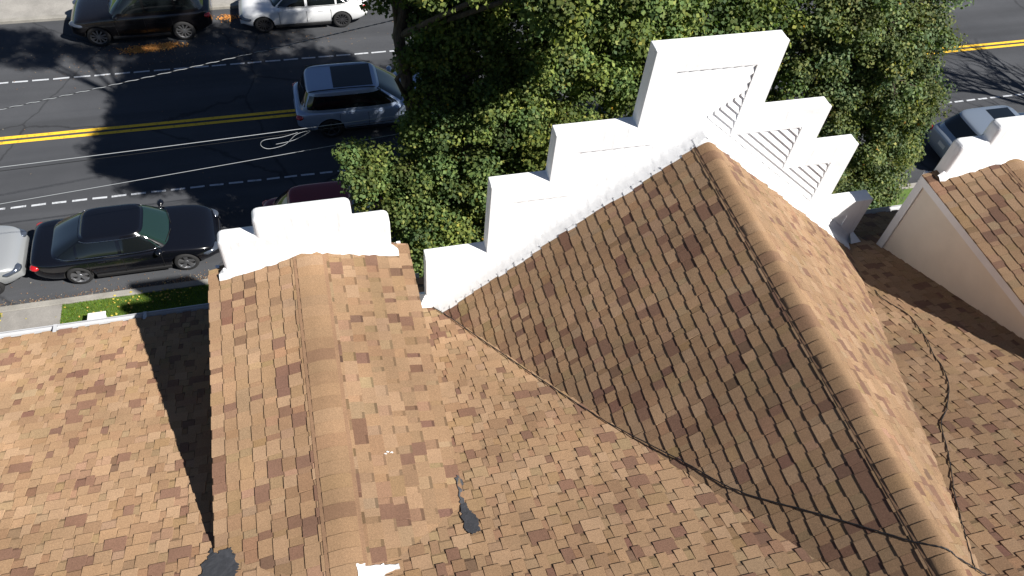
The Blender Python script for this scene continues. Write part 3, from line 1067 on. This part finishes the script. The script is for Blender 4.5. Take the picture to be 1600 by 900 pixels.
    for s in (-1, 1):
        mb_.tube([(gx0 + .02, s * .12, belt + .035), (gx0 - .10, s * .62, belt + .06)], .010, 5)
    mb_.build('wiper', M['rubber'], root)
    # wheels
    for wx in (fx, rx):
        for s in (-1, 1):
            tw_ = .22; mb_ = MB(); prof_ = [(wr * .70, -tw_ / 2 + .01), (wr * .93, -tw_ / 2), (wr, -tw_ / 2 + .04), (wr, tw_ / 2 - .04), (wr * .93, tw_ / 2), (wr * .70, tw_ / 2 - .01)]
            k_ = 32
            mb_.grid([[Vector((wx + r__ * math.cos(2 * math.pi * k / k_), s * (hw - .125) + y_, wr + r__ * math.sin(2 * math.pi * k / k_))) for k in range(k_)] for r__, y_ in prof_], closed=True)
            wh = mb_.build('wheel', M['tyre'], root, True)
            rm = MB(); yo = s * (hw - .125 + tw_ / 2 - .016)
            rm.grid([[Vector((wx + r__ * math.cos(2 * math.pi * k / k_), yo + s * dy, wr + r__ * math.sin(2 * math.pi * k / k_))) for k in range(k_)] for r__, dy in ((wr * .64, -.05), (wr * .70, .004), (wr * .735, .004), (wr * .74, -.05))], closed=True)
            ns = sp.get('spokes', 5)
            for k in range(ns):
                an = 2 * math.pi * k / ns + .3
                d = Vector((math.cos(an), 0, math.sin(an))); p_ = Vector((-math.sin(an), 0, math.cos(an)))
                a0 = Vector((wx, yo, wr)) + d * wr * .10; a1 = Vector((wx, yo, wr)) + d * wr * .70
                h0, h1 = sp.get('spw', (.055, .075))
                yv = Vector((0, s, 0))
                rm.add([a0 - p_ * h0 / 2 - yv * .012, a0 + p_ * h0 / 2 - yv * .012, a1 + p_ * h1 / 2, a1 - p_ * h1 / 2, a0 - p_ * h0 / 2 - yv * .05, a0 + p_ * h0 / 2 - yv * .05, a1 + p_ * h1 / 2 - yv * .05, a1 - p_ * h1 / 2 - yv * .05],
                       [(0, 1, 2, 3), (0, 3, 7, 4), (1, 5, 6, 2)])
            rm.tube([(wx, yo - s * .05, wr), (wx, yo - s * .004, wr)], wr * .16, 14)
            rm.build('rim', sp.get('rim', M['alloy']), wh)
            dk_ = MB(); dk_.tube([(wx, yo - s * .10, wr), (wx, yo - s * .06, wr)], wr * .69, 24); dk_.build('rim_backing', M['well'], wh)  # near-black backing disc fills the openings between the spokes
    return root


P_black = paint('black_paint', (.0035, .004, .0065), .0, .22)
P_black2 = paint('black_suv_paint', (.005, .0045, .005), .0, .25)
P_white = paint('white_paint', (.74, .75, .76), 0, .35)
P_silver = paint('silver_paint', (.50, .52, .53), .55, .33)
P_blue = paint('blue_grey_paint', (.36, .44, .58), .35, .33)
P_red = paint('dark_red_paint', (.20, .010, .014), .25, .3)
P_silver2 = paint('silver_blue_paint', (.26, .31, .38), .5, .33)

sedan = dict(L=4.88, W=1.86, H=1.45, wb=2.80, foh=.95, wr=.335, belt=.93, hood=(.74, .93), deck=.98, gh=(1.18, .52, -1.02, -1.98), ne=5.0,
             side=[(.10, .24), (.26, .58), (.61, .93)], handles=(-.62, .30), seams=(-.98, -.08, .92), paint=P_black, strip=M['chrome'], spokes=5, spw=(.06, .11), rim=M['alloy'], gw1=.66, tail=M['tail'])
suv = dict(L=4.80, W=1.95, H=1.80, wb=2.90, foh=.86, wr=.385, belt=1.12, hood=(.98, 1.13), deck=1.12, gh=(1.05, .42, -1.75, -2.20), ne=5.5, suv=True,
           side=[(.07, .28), (.31, .60), (.63, .93)], handles=(-.75, .22), seams=(-1.05, -.12, .86), paint=P_black2, strip=None, spokes=10, spw=(.03, .05), rim=M['alloy'], gw1=.80)

# wheels on the ground at the places seen in the photograph
build_car('parked_car', 'black sedan with chrome window trim parked beside the lawn', 'car', -6.96 + 2.80 + .95 - 2.44, 16.82, 1, sedan)
sp = dict(suv, L=4.55, W=1.84, H=1.58, wb=2.68, foh=.90, wr=.34, paint=P_silver, belt=1.02, hood=(.88, 1.04), gh=(.90, .25, -1.55, -2.05), gw1=.74)
build_car('parked_car', 'silver car at the left edge, parked nose to tail behind the black sedan', 'car', -8.32 - 2.275, 16.80, 1, sp)
build_car('parked_car', 'black boxy SUV with bright alloy wheels parked across the street', 'car', -7.13 - .86 + 2.40, 28.02, -1, suv)
sp = dict(sedan, L=4.75, W=1.84, H=1.46, wb=2.88, foh=.85, paint=P_white, rim=M['alloyd'], spokes=12, spw=(.022, .035), strip=M['rubber'])
build_car('parked_car', 'white sedan parked across the street under the tree', 'car', -1.41 - .85 + 2.375, 28.02, -1, sp)
sp = dict(suv, L=4.92, W=1.98, H=1.74, wb=2.96, foh=.88, paint=P_blue, gh=(1.13, .28, -2.0, -2.34), belt=1.08, hood=(.96, 1.10), deck=1.10, sunroof=(-1.15, .12), rails=M['rubber'], gw1=.76, side=[(.08, .30), (.30, .60), (.60, .94)], spokes=5, rim=M['alloyd'])
build_car('driving_car', 'blue grey SUV with large glass sunroof driving on the centre line', 'car', -.66 + 2.46, 21.86, 1, sp, group=None)
sp = dict(suv, L=4.45, W=1.82, H=1.55, wb=2.65, foh=.88, paint=P_red, belt=1.0, hood=(.88, 1.02), deck=1.02, gh=(.95, .30, -1.40, -1.95), gw1=.74, wr=.34)
build_car('parked_car', 'dark red car mostly hidden behind the small white dormer parapet', 'car', .28, 16.62, 1, sp)
sp = dict(suv, L=4.75, W=1.90, H=1.72, paint=P_silver2, sunroof=(-.75, .15), gw1=.78, gh=(1.0, .40, -1.75, -2.25))
build_car('parked_car', 'silver SUV with dark roof glass behind the right dormer', 'car', 23.25, 16.35, 1, sp)

# ------------------------------------------------------------------ trees
def leaf_mesh(centres, spread, per, size, pal, seed, up=.55, flat=.75, dens=None):
    g = np.random.default_rng(seed)
    C = np.array(centres)
    n = len(C) * per
    idx = np.repeat(np.arange(len(C)), per)
    d = g.normal(size=(n, 3)); d /= np.linalg.norm(d, axis=1)[:, None]
    rad = spread * g.random(n) ** .45
    sq = np.array([1, 1, flat])
    pos = C[idx] + d * rad[:, None] * sq
    nrm = d * .7 + np.array([.18, -.17, up]) + g.normal(size=(n, 3)) * .42
    nrm /= np.linalg.norm(nrm, axis=1)[:, None]
    t = np.cross(nrm, g.normal(size=(n, 3))); t /= np.linalg.norm(t, axis=1)[:, None]
    b = np.cross(nrm, t)
    s = size * g.uniform(.6, 1.25, n)[:, None]
    tip = pos + t * s * .62 - nrm * s * .16; tail = pos - t * s * .5
    l = pos + b * s * .46 + nrm * s * .05; r = pos - b * s * .46 + nrm * s * .05
    V = np.stack([tail, l, tip, r], 1).reshape(-1, 3)
    ci = g.integers(0, len(C), len(C))
    base = np.array([p for p, w in pal]); w = np.array([w for p, w in pal]); w = w / w.sum()
    pc = base[g.choice(len(pal), n, p=w)]
    hue = g.uniform(0, 1, len(C))[idx][:, None]
    cl = g.uniform(.55, 1.40, len(C))[idx][:, None] * (np.array([.80, .96, 1.25]) * (1 - hue) + np.array([1.18, 1.06, .85]) * hue)
    col = pc * cl * g.uniform(.75, 1.25, n)[:, None]
    me = bpy.data.meshes.new('crown')
    me.vertices.add(4 * n); me.vertices.foreach_set('co', V.ravel())
    me.loops.add(4 * n); me.loops.foreach_set('vertex_index', np.arange(4 * n, dtype=np.int32))
    me.polygons.add(n); me.polygons.foreach_set('loop_start', np.arange(0, 4 * n, 4, dtype=np.int32))
    at = me.color_attributes.new('Col', 'FLOAT_COLOR', 'CORNER')
    cc = np.ones((n, 4, 4)); cc[:, :, :3] = col[:, None, :]
    at.data.foreach_set('color', cc.ravel())
    me.update(calc_edges=True); me.validate()
    return me


GREEN_A = [((.125, .168, .046), 5), ((.085, .128, .037), 4), ((.185, .225, .062), 2.8), ((.28, .29, .078), .7), ((.42, .26, .03), .012)]
GREEN_B = [((.116, .150, .056), 5), ((.080, .112, .042), 4), ((.175, .20, .072), 2.6), ((.23, .23, .08), .7), ((.40, .2, .04), .015)]


def make_tree(label, base, trunk, blobs, pal, per, spread, size, dens, seed, r0=.22):
    bx, by = base
    root = empty('leafy_tree', (bx, by, 0))
    tag(root, label, 'tree', 'street trees by the kerb')
    g = np.random.default_rng(seed)
    cs = []
    for (x, y, z, r, *k) in blobs:
        kk = k[0] if k else 1.0
        n = max(4, int(dens * r ** 2.3 * kk))
        d = g.normal(size=(n, 3)); d /= np.linalg.norm(d, axis=1)[:, None]
        rr = r * g.random(n) ** .40
        cs.append(np.array([x - bx, y - by, z]) + d * rr[:, None] * np.array([1, 1, .85]))
    cs = np.concatenate(cs)
    mb = MB()
    tp = [Vector(p) for p in trunk]
    mb.tube(tp, [r0 * (1 - .62 * i / (len(tp) - 1)) * (1.35 if i == 0 else 1) for i in range(len(tp))], 12)
    tr = mb.build('trunk', M['bark'], root, True)
    # limbs to every blob, twigs to a part of the leaf clumps
    mb = MB()
    for (x, y, z, r, *k) in blobs:
        e = Vector((x - bx, y - by, z))
        cand = [p for p in tp if p.z < e.z - .2] or [tp[0]]
        a = min(cand, key=lambda p: (p - e).length + abs(p.z - (e.z - 1.2)) * .6)
        mid = a.lerp(e, .5) + Vector((g.normal() * .15, g.normal() * .15, .25))
        mb.tube([a, mid, e, e + (e - mid) * .3], [.075, .05, .03, .012], 7)
    mb.build('limb', M['bark'], root, True)['kind'] = 'stuff'
    mb = MB()
    bl = np.array([[b[0] - bx, b[1] - by, b[2]] for b in blobs])
    for c in cs[::2]:
        q = bl[np.argmin(((bl - c) ** 2).sum(1))]
        m_ = (q * .45 + c * .55) + g.normal(size=3) * .08
        mb.tube([q, m_, c], [.018, .012, .005], 4, cap=False)
    mb.build('twigs', M['bark'], root, True)['kind'] = 'stuff'
    link('crown', leaf_mesh(cs, spread, per, size, pal, seed), M['leaf'], root)
    return root


A_BL = [(.78, 14.1, 5.0, .62), (2.15, 14.4, 5.9, .40), (2.6, 15.1, 7.5, .7, .7), (3.2, 14.9, 7.3, .8, .9), (3.3, 15.0, 8.7, .9), (2.75, 15.3, 9.0, .8), (2.35, 14.6, 7.7, .4, .6), (1.75, 14.3, 9.45, .45, .6), (2.75, 14.4, 8.3, .55), (2.65, 14.4, 6.7, .5, .8), (3.5, 14.8, 8.0, .8), (2.4, 14.9, 9.4, .6), (1.2, 17.2, 15.2, 1.2, .45), (.1, 17.4, 15.2, 1.0, .45), (1.45, 14.1, 4.1, .85), (2.2, 14.2, 5.0, .9), (2.2, 13.6, 3.5, 1.0), (3.0, 14.3, 6.2, .95), (2.9, 13.8, 3.2, 1.1), (3.7, 14, 4.6, 1.15),
        (4.2, 14.2, 6.6, 1.15), (4.9, 14.2, 7.8, 1.1), (5.4, 14, 5.6, 1.25), (4.7, 13.6, 3.6, 1.25), (6.1, 13.8, 4.2, 1.2), (3.4, 13, 2.3, 1.2), (2.0, 13.1, 2.1, .9), (5.0, 12.9, 2.4, 1.2),
        (6.2, 14.4, 7.6, 1.2), (5.7, 14.9, 8.9, 1.2), (3.0, 15.4, 8.6, .9, .8), (4.0, 15.2, 8.9, 1.1),
        (2.15, 13.6, 11.4, 1.15, 1.3), (2.6, 12.8, 11.0, 1.0, 1.3), (3.2, 14.4, 11.6, 1.4, 1.4), (4.1, 15.2, 12.2, 1.6, 1.5), (4.6, 11.9, 10.7, .95, 1.3), (5.6, 12.0, 10.6, .95, 1.3), (4.2, 16.6, 12.2, 1.5, 1.6), (5.6, 15, 11.4, 1.6, 1.6), (3.9, 13.2, 11.2, 1.4, 1.5), (5.2, 16.4, 12.6, 1.4, 1.5),
        (3.6, 17.2, 14.4, 1.1, .30), (2.6, 17.0, 14.8, 1.0, .28), (4.8, 17.2, 14.6, 1.2, .30)]
make_tree('big leafy green tree with leaning trunk between the two white parapets', (2.55, 14.6), [(0, 0, 0), (-.05, 0, 2), (-.15, .05, 4), (-.35, .1, 6), (-.60, .15, 8), (-.2, .3, 10.5), (.6, .6, 13)], A_BL, GREEN_A, 120, .36, .084, 62, 21)
C_BL = [(7.2, 14.4, 8.8, 1.3), (8.4, 14.6, 8.1, 1.2), (9.6, 14.8, 8.4, 1.2), (10.7, 14.8, 8.0, 1.2), (7.2, 15.2, 6.3, 1.2), (8.4, 15.2, 5.6, 1.2), (9.6, 15.2, 6.2, 1.2), (7.8, 15.5, 11.5, 1.8), (9.3, 15.5, 12.5, 1.9), (10.6, 15.5, 11, 1.6),
        (8.0, 16.6, 14.6, 1.6, .30), (6.6, 17, 14.2, 1.4, .28), (9.6, 17, 15.2, 1.5, .28), (7.6, 17.6, 16, 1.2, .25), (6.8, 14.0, 4.6, 1.1), (11.2, 14.6, 6.2, 1.0)]
make_tree('tall dark leafy tree behind the top of the big stepped gable', (8.4, 15.0), [(0, 0, 0), (.02, 0, 3), (.1, 0, 6), (.05, .2, 9), (-.1, .6, 12), (-.3, 1.4, 15)], C_BL, GREEN_A, 105, .40, .095, 46, 22, .26)
B_BL = [(12.0, 14.5, 6.9, 1.0), (13.2, 14.3, 5.6, 1.15), (12.7, 14.5, 8, 1.2), (14.1, 14.4, 7.2, 1.2), (14.8, 14, 6, 1.1), (14.2, 14, 4.4, 1.15), (15.5, 14, 3.3, 1.0), (15.7, 14.1, 4.9, 1.0), (16.3, 14.4, 4.0, .8), (15.5, 14.4, 6.9, .85),
        (13.3, 13.8, 3.3, 1.1), (14.6, 13.4, 2.4, 1.0), (12.2, 14.0, 4.6, 1.0), (14.1, 15, 9.6, 1.5), (15.6, 14.9, 8.3, .9), (12.4, 13.6, 2.4, 1.0), (15.4, 13.2, 1.7, .7), (16.5, 14.2, 3.0, .8), (16.0, 13.6, 2.3, .8), (16.6, 14.5, 5.0, .6), (13.6, 14.9, 6.6, 1.0)]
make_tree('dense grey green tree between the big gable and the right dormer', (14.3, 14.4), [(0, 0, 0), (0, 0, 2), (.05, 0, 4), (0, 0, 6), (-.1, .1, 8.5)], B_BL, GREEN_B, 125, .36, .080, 58, 23, .2)

# leafless tree right of the picture: its shadow lies on the street
bt = empty('bare_tree', (30.6, 14.5, 0))
tag(bt, 'leafless tree beyond the right edge whose branch shadows cross the street', 'tree')
mb = MB(); g = random.Random(5)
def branch(p, d, l, r, lev):
    pts = [p]; dd = d.copy()
    for k in range(4):
        dd = (dd + Vector((g.uniform(-.16, .16), g.uniform(-.16, .16), g.uniform(-.02, .14)))).normalized()
        pts.append(pts[-1] + dd * l / 4)
    mb.tube(pts, [r, r * .88, r * .76, r * .64, r * .5], 6 if lev < 2 else 4, cap=False)
    if lev >= 4: return
    for k in range(4 if lev else 7):
        q = pts[g.choice((2, 3, 4))]
        nd = (dd + Vector((g.uniform(-1, 1), g.uniform(-1, 1), g.uniform(-.25, .6))) * .8).normalized()
        branch(q, nd, l * g.uniform(.55, .75), r * .55, lev + 1)
branch(Vector((0, 0, 0)), Vector((0, 0, 1)), 4.4, .20, 0)
mb.build('trunk', M['bark'], bt, True)

# ------------------------------------------------------------------ grass, fallen leaves, small things
def blades(name, x0, x1, y0, y1, n, z, label):
    g = np.random.default_rng(3)
    p = np.stack([g.uniform(x0, x1, n), g.uniform(y0, y1, n), np.full(n, z)], 1)
    a = g.uniform(0, 2 * np.pi, n); h = g.uniform(.03, .075, n); w = .006
    t = np.stack([np.cos(a), np.sin(a), np.zeros(n)], 1) * w
    lean = np.stack([g.normal(0, .02, n), g.normal(0, .02, n), h], 1)
    V = np.stack([p - t, p + t, p + lean], 1).reshape(-1, 3)
    me = bpy.data.meshes.new(name)
    me.vertices.add(3 * n); me.vertices.foreach_set('co', V.ravel()); me.loops.add(3 * n); me.loops.foreach_set('vertex_index', np.arange(3 * n, dtype=np.int32))
    me.polygons.add(n); me.polygons.foreach_set('loop_start', np.arange(0, 3 * n, 3, dtype=np.int32))
    at = me.color_attributes.new('Col', 'FLOAT_COLOR', 'CORNER')
    base = np.array([.16, .27, .035]) * g.uniform(.6, 1.35, n)[:, None] * np.array([1, 1, 1]); base[:, 0] *= g.uniform(.7, 1.5, n)
    cc = np.ones((n, 3, 4)); cc[:, :, :3] = base[:, None, :]
    at.data.foreach_set('color', cc.ravel()); me.update(calc_edges=True)
    return tag(link(name, me, M['leaf']), label, 'grass', kind='stuff')


blades('grass', -7.44, 1.5, 13.6, Y_K - .21, 42000, .07, 'short green grass of the kerbside lawn')
blades('grass', -12, -8.96, 13.6, Y_K - .21, 9000, .07, 'short grass left of the driveway')


def litter(name, spots, size, pal, seed, z, label):
    g = np.random.default_rng(seed); P = []
    for (x, y, sx, sy, n) in spots:
        P.append(np.stack([g.normal(x, sx, n), g.normal(y, sy, n)], 1))
    P = np.concatenate(P); n = len(P)
    pos = np.column_stack([P, np.full(n, z) + g.uniform(0, .02, n)])
    # leaves never lie inside the kerb
    nrm = np.column_stack([g.normal(0, .3, n), g.normal(0, .3, n), np.ones(n)]); nrm /= np.linalg.norm(nrm, axis=1)[:, None]
    t = np.cross(nrm, g.normal(size=(n, 3))); t /= np.linalg.norm(t, axis=1)[:, None]; b = np.cross(nrm, t)
    s = size * g.uniform(.5, 1.2, n)[:, None]
    V = np.stack([pos - t * s * .5, pos + b * s * .4, pos + t * s * .6, pos - b * s * .4], 1).reshape(-1, 3)
    me = bpy.data.meshes.new(name)
    me.vertices.add(4 * n); me.vertices.foreach_set('co', V.ravel()); me.loops.add(4 * n); me.loops.foreach_set('vertex_index', np.arange(4 * n, dtype=np.int32))
    me.polygons.add(n); me.polygons.foreach_set('loop_start', np.arange(0, 4 * n, 4, dtype=np.int32))
    at = me.color_attributes.new('Col', 'FLOAT_COLOR', 'CORNER')
    base = np.array([p for p, w in pal]); w = np.array([w for p, w in pal], float); w /= w.sum()
    col = base[g.choice(len(pal), n, p=w)] * g.uniform(.7, 1.2, n)[:, None]
    cc = np.ones((n, 4, 4)); cc[:, :, :3] = col[:, None, :]
    at.data.foreach_set('color', cc.ravel()); me.update(calc_edges=True)
    return tag(link(name, me, M['dryleaf']), label, 'leaves', kind='stuff')


DRY = [((.26, .15, .09), 3), ((.18, .11, .07), 3), ((.34, .24, .15), 2), ((.32, .28, .22), 1.5)]
litter('fallen_leaves', [(-10 + .5 * k, Y_K + .10, .3, .07, 38) for k in range(20)] + [(-6, 15.9, 3.0, .35, 170), (-4.1, Y_K + .1, .35, .08, 120), (-6, 26.4, 3.5, .7, 420), (-2, 26.6, 3, .6, 260), (-7, 23, 6, 3, 60)], .042, DRY, 4, .012, 'small dry leaves strewn along the kerbs')
litter('leaf_pile', [(-5.5, 26.72, .42, .10, 900), (-5.0, 26.82, .30, .08, 300), (-6.0, 26.6, .18, .08, 150), (-2.75, 28.3, .18, .12, 160)], .07, [((.62, .27, .07), 4), ((.50, .22, .07), 2), ((.66, .36, .12), 2)], 5, .02, 'bright orange leaf pile beside the parked black SUV')
litter('lawn_leaves', [(-6, 14.7, .9, .3, 60), (-5.0, 15.0, .7, .15, 40), (-9.1, 14.9, .12, .25, 25)], .07, [((.55, .45, .08), 3), ((.50, .33, .10), 1)], 6, .115, 'yellow leaves lying on the kerbside grass')

ub = empty('utility_box', (-6.42, 14.36, .07))
mb = MB(); mb.box((0, 0, .17), (.40, .22, .34)); q = mb.build('box', M['box'], ub); bevel(q, .025)
mb = MB(); mb.box((0, 0, .355), (.45, .27, .035)); q = mb.build('lid', M['box'], ub); bevel(q, .015)
tag(ub, 'small white box on the lawn by the gutter', 'utility box')
